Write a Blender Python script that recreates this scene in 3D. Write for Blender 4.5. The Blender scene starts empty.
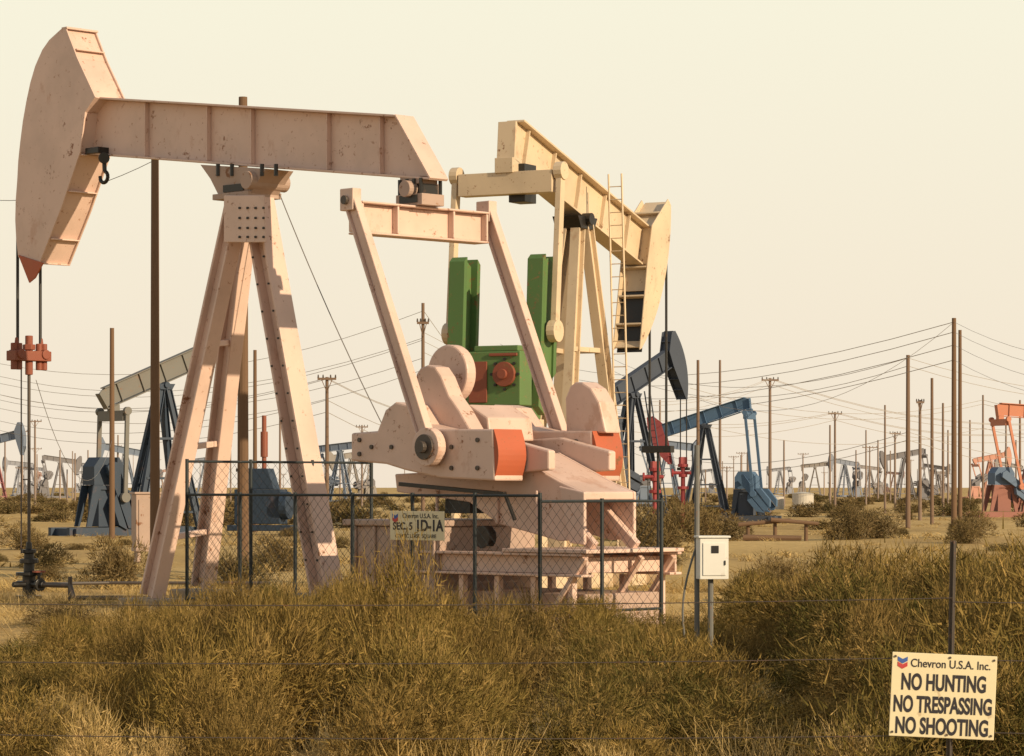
import bpy, bmesh, math, random
from mathutils import Vector, Matrix
random.seed(7)
R=math.radians
F=3000.0; H=2.1; HY=487.0
scene=bpy.context.scene
col=scene.collection

# ---------------------------------------------------------------- materials
def nn(nt,t,**kw):
    n=nt.nodes.new(t)
    for k,v in kw.items(): setattr(n,k,v)
    return n
def ramp(nt,src,p0,p1,c0=(0,0,0,1),c1=(1,1,1,1)):
    r=nn(nt,'ShaderNodeValToRGB'); r.color_ramp.elements[0].position=p0; r.color_ramp.elements[1].position=p1
    r.color_ramp.elements[0].color=c0; r.color_ramp.elements[1].color=c1
    nt.links.new(src,r.inputs[0]); return r.outputs[0]
def mix(nt,f,a,b,bt='MIX'):
    m=nn(nt,'ShaderNodeMixRGB',blend_type=bt)
    for i,x in ((0,f),(1,a),(2,b)):
        if isinstance(x,(int,float)): m.inputs[i].default_value=x
        elif isinstance(x,tuple): m.inputs[i].default_value=(x+(1,))[:4]
        else: nt.links.new(x,m.inputs[i])
    return m.outputs[0]
def newmat(name):
    m=bpy.data.materials.new(name); m.use_nodes=True
    nt=m.node_tree; b=nt.nodes['Principled BSDF']; return m,nt,b
def noise(nt,scale,detail=4,mp=None,rough=.6):
    tc=nn(nt,'ShaderNodeTexCoord'); o=tc.outputs['Object']
    if mp:
        mm=nn(nt,'ShaderNodeMapping'); mm.inputs['Scale'].default_value=mp
        nt.links.new(o,mm.inputs[0]); o=mm.outputs[0]
    n=nn(nt,'ShaderNodeTexNoise'); n.inputs['Scale'].default_value=scale; n.inputs['Detail'].default_value=detail
    n.inputs['Roughness'].default_value=rough
    nt.links.new(o,n.inputs['Vector']); return n.outputs['Fac']
def mul(nt,a,k):
    g=nn(nt,'ShaderNodeMath',operation='MULTIPLY'); nt.links.new(a,g.inputs[0]); g.inputs[1].default_value=k; return g.outputs[0]
def paint(name,c,rust=.35,rough=.6,rc=(.20,.085,.035),grime=(.26,.19,.13),simple=False):
    m,nt,b=newmat(name)
    base=mix(nt,noise(nt,.6,2),tuple(x*.88 for x in c),tuple(min(1,x*1.06) for x in c))
    if not simple:
        f4=ramp(nt,noise(nt,.9,4,None,.6),.46,.68)
        base=mix(nt,mul(nt,f4,.42*min(1,rust*1.6)),base,tuple(c[i]*.50+grime[i]*.22 for i in range(3)))
        f5=ramp(nt,noise(nt,1.2,6,(1,1,.7),.74),.59,.66)
        base=mix(nt,mul(nt,f5,.60*min(1,rust*1.6)),base,tuple(c[i]*.34+rc[i]*1.0 for i in range(3)))
        f3=ramp(nt,noise(nt,9,3,None,.7),.64,.68)
        base=mix(nt,mul(nt,f3,.7*min(1,rust*1.5)),base,tuple(x*1.3 for x in rc))
        f1=ramp(nt,noise(nt,2.6,7,None,.76),.675-.10*rust,.70-.08*rust)
        base=mix(nt,mul(nt,f1,min(1,rust*1.8)),base,rc)
    nt.links.new(base,b.inputs['Base Color']); b.inputs['Roughness'].default_value=rough
    b.inputs['Specular IOR Level'].default_value=.45
    return m
C={'blue':(.04,.11,.21),'dblue':(.022,.04,.07),'bred':(.28,.035,.04),'orange':(.50,.16,.07),'grey':(.15,.145,.13),'rustred':(.24,.065,.035),'wood':(.155,.09,.05),'wire':(.16,.145,.135)}
M={}
M['cream']=paint('cream_paint',(.67,.48,.395),.54,.45,rc=(.24,.10,.045))
M['creamB']=paint('cream_paint_far',(.64,.50,.34),.58,.45)
M['creamdark']=paint('cream_paint_worn',(.42,.30,.24),.75)
M['red']=paint('orange_red_paint',(.44,.10,.04),.65)
M['rustred']=paint('rust_red',C['rustred'],.6)
M['green']=paint('green_paint',(.10,.185,.055),.85)
M['dgreen']=paint('dark_green_paint',(.08,.16,.045),.8)
M['blue']=paint('blue_paint',C['blue'],.2,grime=(.1,.14,.2))
M['dblue']=paint('dark_blue_paint',C['dblue'],.2,grime=(.07,.09,.1))
M['navy']=paint('fence_paint',(.016,.023,.025),.2,grime=(.03,.03,.03))
M['grey']=paint('grey_paint',C['grey'],.4)
M['orange']=paint('orange_paint',C['orange'],.3)
M['bred']=paint('bright_red_paint',C['bred'],.3)
M['black']=paint('oily_black',(.018,.016,.014),.1,.4,grime=(.03,.02,.02))
M['steel']=paint('steel',(.07,.055,.045),.4,.45)
M['white']=paint('white_box_paint',(.70,.68,.62),.15)
M['concrete']=paint('concrete',(.33,.26,.19),.3,.9)
M['wood']=paint('pole_wood',C['wood'],.3,.9,rc=(.06,.04,.025))
M['wire']=paint('wire',C['wire'],.1,.6)
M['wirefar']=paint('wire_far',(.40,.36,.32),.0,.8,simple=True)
M['board']=paint('sign_board',(.70,.62,.41),.32,.5)
M['ink']=paint('sign_ink',(.02,.018,.025),.0,.6,simple=True)
M['inkred']=paint('sign_red',(.45,.05,.05),.0,simple=True)
M['inkblue']=paint('sign_blue',(.04,.10,.35),.0,simple=True)
M['tank']=paint('tank_paint',(.50,.46,.40),.1)
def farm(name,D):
    """paler paint for units and poles further out, with aerial haze put into the colour"""
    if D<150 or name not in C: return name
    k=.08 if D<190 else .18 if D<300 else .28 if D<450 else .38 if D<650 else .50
    key=f'{name}_hazed_{int(k*100)}'
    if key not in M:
        c=tuple(C[name][i]*(1-k)+(.46,.41,.39)[i]*k for i in range(3)); M[key]=paint(key,c,.1,.9,simple=True)  # base colour pulled towards a haze tone to imitate distance
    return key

def plantmat(name,ca,cb,cc,tipc,simple=False):
    m,nt,b=newmat(name); nt.nodes.remove(b)
    oi=nn(nt,'ShaderNodeObjectInfo')
    r=nn(nt,'ShaderNodeValToRGB'); e=r.color_ramp.elements
    e[0].position=0; e[0].color=ca+(1,); e[1].position=1; e[1].color=cc+(1,)
    k=e.new(.5); k.color=cb+(1,)
    nt.links.new(oi.outputs['Random'],r.inputs[0])
    n=ramp(nt,noise(nt,3.2,2),.42,.68)
    c=mix(nt,n,r.outputs[0],tipc)
    if not simple:
        n2=ramp(nt,noise(nt,14,1),.35,.65)
        c=mix(nt,n2,mix(nt,1.0,c,(.48,.50,.46),'MULTIPLY'),c)
    d=nn(nt,'ShaderNodeBsdfDiffuse'); nt.links.new(c,d.inputs[0])
    nt.links.new(d.outputs[0],nt.nodes['Material Output'].inputs[0]); return m
M['brush']=plantmat('dry_brush_mat',(.10,.09,.027),(.27,.185,.055),(.15,.10,.04),(.38,.25,.09))
M['straw']=plantmat('straw_mat',(.38,.27,.11),(.48,.35,.15),(.32,.23,.09),(.52,.37,.17),True)
M['shrub']=plantmat('shrub_mat',(.12,.09,.04),(.18,.13,.055),(.10,.085,.035),(.20,.14,.07),True)

# ---------------------------------------------------------------- geometry helpers
def empty(name,loc=(0,0,0)):
    e=bpy.data.objects.new(name,None); e.location=loc; e.empty_display_size=.2; col.objects.link(e); return e
class Frame:
    def __init__(s,X,Y,ua,flip=1):
        s.X,s.Y=X,Y; s.u=(math.cos(ua),math.sin(ua)); s.v=(-s.u[1]*flip,s.u[0]*flip)
    def W(s,u,v,z): return Vector((s.X+u*s.u[0]+v*s.v[0], s.Y+u*s.u[1]+v*s.v[1], z))
    def L(s,px,py,v=0):
        k=(px-512)/F
        u=(k*(s.Y+v*s.v[1])-s.X-v*s.v[0])/(s.u[0]-k*s.u[1])
        Y=s.Y+u*s.u[1]+v*s.v[1]
        return (u,H+(HY-py)/F*Y)
    def Lv(s,px,u):
        k=(px-512)/F
        return (k*(s.Y+u*s.u[1])-s.X-u*s.u[0])/(s.v[0]-k*s.v[1])
def PX(px,py,D): return Vector(((px-512)/F*D,D,H+(HY-py)/F*D))
class Part:
    def __init__(s,name,mat,parent,bevel=0,smooth=False):
        s.name,s.mat,s.parent,s.bevel,s.smooth=name,mat,parent,bevel,smooth; s.bm=bmesh.new()
    def faces(s,vs,fs):
        b=[s.bm.verts.new(v) for v in vs]
        for f in fs:
            try: s.bm.faces.new([b[i] for i in f])
            except ValueError: pass
    def prism(s,fr,poly,v0,v1):
        n=len(poly)
        vs=[fr.W(p[0],v0,p[1]) for p in poly]+[fr.W(p[0],v1,p[1]) for p in poly]
        s.faces(vs,[list(range(n)),list(range(2*n-1,n-1,-1))]+[[i,(i+1)%n,n+(i+1)%n,n+i] for i in range(n)])
    def box(s,fr,u0,u1,v0,v1,z0,z1): s.prism(fr,[(u0,z0),(u1,z0),(u1,z1),(u0,z1)],v0,v1)
    def strip(s,fr,pts,t,v0,v1):
        for a,b in zip(pts[:-1],pts[1:]):
            dx,dz=b[0]-a[0],b[1]-a[1]; l=math.hypot(dx,dz) or 1; nx,nz=-dz/l*t,dx/l*t
            s.prism(fr,[a,b,(b[0]+nx,b[1]+nz),(a[0]+nx,a[1]+nz)],v0,v1)
    def strut(s,p1,p2,w,d,ref=Vector((0,0,1)),w2=None):
        p1,p2=Vector(p1),Vector(p2); ax=(p2-p1).normalized(); a=ax.cross(ref)
        if a.length<1e-3: a=ax.cross(Vector((1,0,0)))
        a.normalize(); b=ax.cross(a).normalized(); w2=w2 or w
        vs=[]
        for p,ww in ((p1,w),(p2,w2)):
            for i,j in ((-1,-1),(1,-1),(1,1),(-1,1)): vs.append(p+a*i*ww/2+b*j*d/2)
        s.faces(vs,[[0,1,2,3],[7,6,5,4],[0,4,5,1],[1,5,6,2],[2,6,7,3],[3,7,4,0]])
    def cyl(s,p1,p2,r1,r2=None,n=16):
        p1,p2=Vector(p1),Vector(p2); r2=r1 if r2 is None else r2
        ax=(p2-p1).normalized(); a=ax.cross(Vector((0,0,1)))
        if a.length<1e-3: a=Vector((1,0,0))
        a.normalize(); b=ax.cross(a)
        vs=[p+(a*math.cos(2*math.pi*i/n)+b*math.sin(2*math.pi*i/n))*r for p,r in ((p1,r1),(p2,r2)) for i in range(n)]
        s.faces(vs,[list(range(n)),list(range(2*n-1,n-1,-1))]+[[i,(i+1)%n,n+(i+1)%n,n+i] for i in range(n)])
    def path(s,pts,r,n=5):
        for a,b in zip(pts[:-1],pts[1:]): s.cyl(a,b,r,r,n)
    def done(s):
        bmesh.ops.recalc_face_normals(s.bm,faces=s.bm.faces)
        me=bpy.data.meshes.new(s.name); s.bm.to_mesh(me); s.bm.free()
        me.materials.append(M[s.mat]); o=bpy.data.objects.new(s.name,me); col.objects.link(o)
        if s.parent: o.parent=s.parent
        if s.bevel:
            b=o.modifiers.new('bevel','BEVEL'); b.width=s.bevel; b.segments=2; b.limit_method='ANGLE'; b.angle_limit=R(40)
        return o
def catenary(a,b,sag,n=14):
    a,b=Vector(a),Vector(b); return [a.lerp(b,i/n)-Vector((0,0,sag*4*(i/n)*(1-i/n))) for i in range(n+1)]
def text(body,parent,loc,rot,size,mat,sx=1,off=.0,align='CENTER'):
    c=bpy.data.curves.new('lettering','FONT'); c.body=body; c.size=size; c.extrude=.001; c.offset=off; c.align_x=align; c.align_y='CENTER'
    c.materials.append(M[mat]); o=bpy.data.objects.new('lettering',c); col.objects.link(o)
    o.location=loc; o.rotation_euler=rot; o.scale=(sx,1,1); o.parent=parent; return o

# ---------------------------------------------------------------- ground
def gh(x,y):
    h=.05*math.sin(x*.31+y*.17)+.05*math.sin(x*.13-y*.23+1)
    return h*min(1,max(0,(y-8)/10)) if y<1e3 else 0
def make_ground():
    ys=[-60,-20,0]; y=4
    while y<9000: ys.append(y); y+=max(1.5,y*.035)
    xs=[]; x=0
    while x<6000: xs.append(x); x+=max(1.5,x*.07)
    xs=[-a for a in xs[:0:-1]]+xs
    vs=[(a,b,gh(a,b)) for b in ys for a in xs]; n=len(xs)
    fs=[(j*n+i,j*n+i+1,(j+1)*n+i+1,(j+1)*n+i) for j in range(len(ys)-1) for i in range(n-1)]
    me=bpy.data.meshes.new('ground'); me.from_pydata(vs,[],fs)
    m,nt,b=newmat('dry_ground')
    f=ramp(nt,noise(nt,.05,5,(1,.5,1)),.38,.62)
    c=mix(nt,f,(.46,.31,.12),(.62,.44,.19))
    f=ramp(nt,noise(nt,.16,6,(1,.4,1),.7),.48,.68)
    c=mix(nt,f,c,(.34,.225,.095))
    f=ramp(nt,noise(nt,3,5,None,.75),.40,.7)
    c=mix(nt,f,c,mix(nt,.55,c,(.25,.17,.07)))
    nt.links.new(c,b.inputs['Base Color']); b.inputs['Roughness'].default_value=1; b.inputs['Specular IOR Level'].default_value=.1
    bp=nn(nt,'ShaderNodeBump'); bp.inputs['Strength'].default_value=.7; bp.inputs['Distance'].default_value=.12
    nt.links.new(noise(nt,2.5,5),bp.inputs['Height']); nt.links.new(bp.outputs[0],b.inputs['Normal'])
    me.materials.append(m); o=bpy.data.objects.new('ground',me); col.objects.link(o)
make_ground()

# ---------------------------------------------------------------- near pumpjack (A)
def pumpA():
    E=empty('pumpjack')
    fr=Frame((245-512)/F*50,50,R(-45)); L=fr.L; W=fr.W
    P=lambda n,m,b=.008: Part(n,m,E,b)
    V=lambda px,py,v: W(L(px,py,v)[0],v,L(px,py,v)[1])
    # walking beam
    b=P('walking_beam','cream',.006)
    tl,tr,br,bl=L(88,99),L(403,118),L(438,178),L(84,152)
    b.prism(fr,[tl,tr,br,bl],-.025,.025)
    def flange(a,c,side,w=.2,t=.035):
        b.strip(fr,[a,c],t*side,-w,w)
    flange((tl[0],tl[1]+.003),(tr[0],tr[1]+.003),1); flange((bl[0],bl[1]-.003),(br[0],br[1]-.003),-1)
    b.strip(fr,[(tr[0]+.004,tr[1]+.02),(br[0]+.004,br[1]-.03)],.035,-.2,.2)
    for px in (150,212,256,332,385):
        t=L(px,0,0)[0]
        f=(t-tl[0])/(tr[0]-tl[0]); zt=tl[1]+(tr[1]-tl[1])*f; f=(t-bl[0])/(br[0]-bl[0]); zb=bl[1]+(br[1]-bl[1])*f
        b.box(fr,t-.012,t+.012,-.12,-.03,zb+.004,zt-.004); b.box(fr,t-.012,t+.012,.03,.19,zb+.004,zt-.004)
    b.done()
    # horsehead
    h=P('horsehead','cream',.005)
    near=[(62,29),(50,40),(43,50),(36,66),(31,83),(27,102),(23.5,122),(21,142),(19,161),(18,180),(16.5,200),(16,220),(17,240),(19,257),(27,263),(40,264),(62,208),(81,152),(86,112),(96,97),(78,58),(67,29)]
    poly=[L(x,y,-.32) for x,y in near]
    h.prism(fr,poly,-.34,-.31); h.prism(fr,poly,.31,.34)
    h.strip(fr,[(p[0]+.03,p[1]) for p in poly[0:16]],.025,-.308,.308)
    rear=[(p[0]-.05,p[1]) for p in poly]
    h.strip(fr,rear[18:22],.025,-.308,.308)
    h.strip(fr,rear[15:19],.02,-.308,.308)
    for i,f in ((15,.45),(16,.3),(16,.95),(20,.3)):
        a,c=poly[i],poly[i+1]; q=(a[0]+(c[0]-a[0])*f,a[1]+(c[1]-a[1])*f)
        h.box(fr,q[0]-.06,q[0]+.05,-.306,.306,q[1]-.012,q[1]+.012)
    h.box(fr,poly[21][0]-.13,poly[21][0]+.03,-.345,.345,poly[21][1]+.002,poly[21][1]+.04)
    h.done()
    r=P('horsehead_tip','red')
    r.prism(fr,[L(19,255,-.35),L(44,263,-.35),L(36,278,-.35),L(30,283,-.35)],-.372,-.345)
    r.done()
    k=P('hook','black')
    k.box(fr,L(97,0)[0],L(110,0)[0],-.26,.16,L(100,155)[1],L(100,149)[1])
    c=L(104,177,-.25)
    pts=[W(c[0]+.11*math.cos(t),-.25,c[1]+.1*math.sin(t)) for t in [R(a) for a in range(80,-200,-25)]]
    k.path(pts,.035,8); k.path([V(104,155,-.25),pts[0]],.04,8); k.cyl(V(104,158,-.32),V(104,158,-.18),.1,.1,14); k.done()
    # saddle / centre bearing
    s=P('saddle_bearing','creamdark')
    s.prism(fr,[L(214,166),L(280,170),L(274,179),L(264,196),L(232,196),L(224,180)],-.30,.30)
    s.box(fr,L(229,0)[0],L(265,0)[0],-.36,.36,L(245,200)[1],L(245,194)[1]-.003)
    s.cyl(V(246,180,-.42),V(246,180,-.42)+(W(0,.84,0)-W(0,0,0)),.15,.15,20); s.done()
    s=P('saddle_bolts','black',0)
    for px in (218,232,262,276):
        for v in (-.31,-.2,.33): s.cyl(V(px,176,v),V(px,164,v),.035,.035,6)
    s.box(fr,L(238,0)[0],L(258,0)[0],-.325,.325,L(245,193)[1],L(245,186)[1]); s.done()
    # samson post
    p=P('samson_post','cream',.012)
    ax=Vector((fr.v[0],fr.v[1],0)); uu=Vector((fr.u[0],fr.u[1],0))
    A1=V(238,200,-.2); B1=V(152,597,-.75); A2=V(247,200,.2); B2=V(203,588,.62); A3=V(258,200,0); B3=V(327,592,.0)
    def legb(a,c,w,d,w2):
        p.strut(a,c,d*.9,.06,ax,None)
        s1=(c-a).normalized().cross(ax).normalized()
        for sg in (-1,1):
            o=s1*sg*(d/2)
            p.strut(a+o,c+o*w2,.05,w,ax)
    legb(A1,B1,.28,.28,1.1); legb(A2,B2,.28,.28,1.1); legb(A3,B3,.40,.32,1.15)
    for f in (.36,.62,.85):
        p.strut(A1.lerp(B1,f),A2.lerp(B2,f),.14,.1)
    g=[L(232,196,-.24),L(272,196,-.24),L(274,243,-.24),L(232,243,-.24)]
    p.prism(fr,g,-.42,-.39)
    p.done()
    q=P('post_bolts','black',0)
    for px in (240,248,256,264):
        for py in (208,218,228,237): 
            a=V(px,py,-.425); q.cyl(a,a-ax*.025,.022,.022,6)
    for i in range(12):
        a=A3.lerp(B3,.15+.07*i)-ax*.205
        for sg in (-.14,.14): 
            aa=a+uu*sg; q.cyl(aa,aa-ax*.02,.02,.02,6)
    q.done()
    f=P('post_footings','concrete',.03)
    for B in (B1,B2,B3):
        w=Frame(B.x,B.y,R(-45)); f.box(w,-.5,.5,-.35,.35,-.1,max(.12,B.z-.02))
    f.done()
    # equalizer
    e=P('equalizer','cream',.02)
    c0=L(420,222)
    eu,ez=c0
    e.box(fr,eu-.17,eu+.17,-1.36,1.36,ez-.27,ez-.235); e.box(fr,eu-.17,eu+.17,-1.36,1.36,ez+.2,ez+.235); e.box(fr,eu-.03,eu+.03,-1.33,1.33,ez-.232,ez+.198)
    for v in (-1.34,-.6,.6,1.33): e.box(fr,eu-.16,eu+.16,v-.02,v+.02,ez-.232,ez+.198)
    e.done()
    e=P('tail_bearing','creamdark',.01)
    e.box(fr,eu-.3,eu+.3,-.24,.24,ez+.24,ez+.42); e.cyl(W(eu,-.34,ez+.50),W(eu,.34,ez+.50),.13,.13,18); e.box(fr,eu-.26,eu+.2,-.19,.19,ez+.58,ez+.70); e.done()
    e=P('tail_bolts','black',0)
    for a in (-.24,-.08,.08,.24):
        for v in (-.21,.21): e.cyl(W(eu+a,v,ez+.3),W(eu+a,v,ez+.66),.03,.03,6)
    e.box(fr,eu-.2,eu+.2,-.26,-.245,ez+.28,ez+.40)
    e.box(fr,eu-.24,eu+.24,-.16,.16,ez+.425,ez+.575)
    e.done()
    # pitmans
    pin=L(428,447,-1.48)
    pt=P('pitman_arms','cream',.015)
    for v in (-1.46,1.46):
        tu,tz=eu,ez+.30
        a=W(tu,v,tz); c=W(pin[0],v,pin[1])
        n=(c-a).normalized().cross(ax).normalized()
        pt.strut(a,c,.18,.05,ax)
        for sg in (-1,1): pt.strut(a+n*sg*.11,c+n*sg*.11,.035,.15,ax)
        pt.box(fr,tu-.15,tu+.15,v-.09,v+.09,tz-.22,tz+.12)
        pt.cyl(W(pin[0],v-.08,pin[1]),W(pin[0],v+.08,pin[1]),.29,.29,28)
    pt.done()
    k=P('wrist_pins','steel',.005)
    for v,d in ((-1.46,-1),(1.46,1)):
        k.cyl(W(pin[0],v+d*.081,pin[1]),W(pin[0],v+d*.12,pin[1]),.19,.19,24)
        k.cyl(W(pin[0],v+d*.121,pin[1]),W(pin[0],v+d*.2,pin[1]),.09,.09,12)
        k.cyl(W(eu,v+d*.1,ez+.24),W(eu,v+d*.15,ez+.24),.07,.07,12)
    k.done()
    # cranks and counterweights
    cw=P('crank_counterweights','cream',.03)
    out=[(352,433),(378,431),(386,410),(396,402),(408,405),(420,424),(440,429),(494,429),(496,481),(440,478),(405,470),(386,464),(352,461)]
    poly=[L(x,y,-1.3) for x,y in out]
    cw.prism(fr,poly,-1.32,-.72); cw.prism(fr,poly,.78,1.38)
    for v0 in (-.70,.60):
        q=[L(x,y,-1.3) for x,y in [(398,441),(470,436),(520,450),(520,470),(470,474),(398,470)]]
        cw.prism(fr,q,v0,v0+.15)
    cw.done()
    cb=P('weight_bolts','steel',0)
    for x,y in ((372,447),(392,447),(452,447),(478,440),(478,468),(452,468),(360,440),(360,454)):
        for vv in (-1.32,.78):
            l=L(x,y,-1.32); cb.cyl(W(l[0],vv-.03,l[1]),W(l[0],vv+.02,l[1]),.035,.035,8)
    cb.done()
    ew=P('auxiliary_weights','cream',.03)
    ew.prism(fr,[L(x,y,-.8) for x,y in [(418,432),(417,392),(419,374),(423,368),(430,365),(438,367),(444,376),(452,396),(462,410),(474,431)]],-.86,-.55)
    ew.prism(fr,[L(x,y,.9) for x,y in [(566,433),(565,398),(570,386),(575,382),(582,382),(591,388),(599,402),(606,433)]],.9,1.25)
    c=L(453,374,-.15)
    ew.cyl(W(c[0],-.28,c[1]),W(c[0],-.08,c[1]),.45,.45,40)
    ew.done()
    ep=P('red_weight_ends','red',.015)
    ru=poly[7][0]
    for v0 in (-1.31,.79):
        n=10; arc=[]
        for i in range(n+1):
            t=i/n; arc.append((ru+.004+.10*math.sin(math.pi*t)*1.0, poly[8][1]-.0+(poly[7][1]-poly[8][1]+.0)*t))
        ep.prism(fr,arc+[(ru-.0,arc[-1][1]),(ru-.0,arc[0][1])],v0,v0+.58)
    ep.done()
    g=P('gear_reducer','cream',.03)
    gu=L(470,440)[0]
    g.prism(fr,[(gu-.9,2.8),(gu+.9,2.8),(gu+.85,3.15),(gu+.45,3.35),(gu-.5,3.35),(gu-.9,3.15)],-.45,.5)
    g.cyl(W(gu+.35,-.72,3.05),W(gu+.35,.72,3.05),.22,.22,20)
    g.done()
    st=P('reducer_stand','cream',.02)
    side=[(396,474),(470,470),(508,452),(562,482),(584,492),(584,540),(560,541),(500,524),(470,502),(398,492)]
    sp=[L(x,y,-.55) for x,y in side]
    st.prism(fr,sp,-.58,-.52); st.prism(fr,sp,.52,.58)
    st.prism(fr,[L(x,y,-.55) for x,y in [(508,452),(562,482),(584,492),(584,500),(562,490),(508,460)]],-.515,.515)
    for px in (440,500,540,578):
        u=L(px,0,-.55)[0]; st.box(fr,u-.02,u+.02,-.64,-.583,1.55,2.05)
    st.prism(fr,[L(x,y,-.62) for x,y in [(560,486),(586,492),(586,545),(571,543)]],-.66,-.60)
    st.done()
    dk=P('brake_linkage','black',.005)
    dk.strut(V(400,484,-.9),V(505,494,-.9),.07,.06); dk.strut(V(505,494,-.9),V(515,520,-.9),.05,.04)
    dk.box(fr,L(445,0,-.5)[0],L(470,0,-.5)[0],-.5,.5,1.7,2.1)
    c=L(484,537,-.7); dk.cyl(W(c[0],-.75,c[1]),W(c[0],-.6,c[1]),.17,.17,20)
    dk.done()
    fo=P('foundation','creamdark',.02)
    u0,u1=L(352,0,-1.0)[0],L(440,0,-1.0)[0]
    fo.box(fr,u0,u1,-1.05,1.05,.0,1.50)
    fo.box(fr,u0-.1,u1+.05,-1.12,1.12,1.503,1.60)
    fo.box(fr,u1+.02,L(585,0,-.8)[0],-.8,.8,0,.55)
    for t in (.08,.3,.55,.8,.97):
        u=u0+(u1-u0)*t; fo.box(fr,u-.03,u+.03,-1.10,-1.053,.0,1.5)
    fo.done()
    sk=P('skid','cream',.01)
    ue=L(590,0,-.9)[0]
    for v in (-.95,.95):
        sk.box(fr,u1-.5,ue,v-.13,v+.13,1.10,1.14); sk.box(fr,u1-.5,ue,v-.13,v+.13,.80,.84); sk.box(fr,u1-.5,ue,v-.02,v+.02,.843,1.097)
    for t in (.15,.4,.65,.9):
        u=u1+(ue-u1)*t; sk.box(fr,u-.08,u+.08,-.92,.92,.85,1.08); sk.box(fr,u-.05,u+.05,-1.0,-.9,.0,.79); sk.box(fr,u-.05,u+.05,.9,1.0,.0,.79)
    sk.box(fr,ue-1.6,ue+.12,-1.1,1.0,1.145,1.20)
    for v in (-1,.2,.9): sk.strut(W(ue,v,1.08),W(ue-.6,v,.35),.08,.08)
    for v in (-.45,.45): sk.strut(W(ue-1.35,v,2.05),W(ue-.35,v,1.22),.16,.12,ax)
    sk.done()
    br=P('bridle_cables','black',0)
    cu=L(29,300)[0]
    zt=L(29,225)[1]; zc=L(29,350)[1]
    for v in (-.25,.25): br.cyl(W(cu,v,zt),W(cu,v,zc),.028,.028,8)
    br.done()
    cb=P('carrier_bar','rustred',.015)
    cb.box(fr,cu-.14,cu+.14,-.40,.40,zc-.20,zc-.02)
    for v in (-.33,-.22,.22,.33): cb.cyl(W(cu,v,zc-.36),W(cu,v,zc+.12),.06,.06,10)
    for v in (-.27,.27): cb.cyl(W(cu-.17,v,zc-.08),W(cu+.17,v,zc-.08),.09,.09,12); cb.cyl(W(cu,v,zc+.1),W(cu,v,zc+.22),.045,.03,8)
    cb.cyl(W(cu,0,zc-.45),W(cu,0,zc+.26),.07,.07,12); cb.cyl(W(cu,0,zc+.0),W(cu,0,zc+.1),.12,.12,6)
    cb.done()
    pr=P('polished_rod','steel',0)
    pr.cyl(W(cu,0,.8),W(cu,0,zc-.1),.03,.03,10); pr.cyl(W(cu,-.17,.9),W(cu,-.17,zc-.1),.013,.013,6); pr.done()
    gw=P('guy_wire','wire',0)
    gw.path(catenary(V(276,185,.3),V(382,424,.6),.12,10),.009,5); gw.done()
    return fr,cu
frA,cuA=pumpA()
def wellhead():
    E=empty('wellhead'); W=frA.W; c=cuA
    k=Part('stuffing_box','black',E,.01)
    k.cyl(W(c,0,-.05),W(c,0,.5),.12,.12,18); k.cyl(W(c,0,.5),W(c,0,.56),.24,.24,18); k.cyl(W(c,0,.08),W(c,0,.14),.24,.24,18)
    k.cyl(W(c,0,.56),W(c,0,.9),.10,.09,16); k.cyl(W(c,0,.72),W(c,0,.8),.17,.17,16); k.cyl(W(c,0,.9),W(c,0,.97),.13,.13,16); k.cyl(W(c,0,.97),W(c,0,1.1),.06,.05,16)
    k.cyl(W(c-.35,.0,.34),W(c+.45,.0,.34),.06,.06,12); k.cyl(W(c+.3,0,.34),W(c+.36,0,.34),.12,.12,14); k.cyl(W(c,-.35,.34),W(c,.3,.34),.05,.05,12)
    k.cyl(W(c+.3,0,.3),W(c+.3,0,.55),.03,.03,8)
    k.done()
    k=Part('flow_line','steel',E,0)
    k.path([Vector(p) for p in (W(c+.45,0,.34),W(c+1.1,.1,.34),W(c+1.2,.1,.12),W(c+3,2.2,.12))],.045,10)
    k.path([W(c,.1,.34),W(c+.4,1.5,.34),W(c+2.6,3.5,.34)],.03,8)
    k.cyl(W(c+1.1,.1,0),W(c+1.1,.1,.5),.04,.04,8)
    k.done()
    k=Part('valve_handle','rustred',E,0)
    k.cyl(W(c+.3,0,.56),W(c+.3,0,.59),.12,.12,14); k.done()
wellhead()

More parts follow.
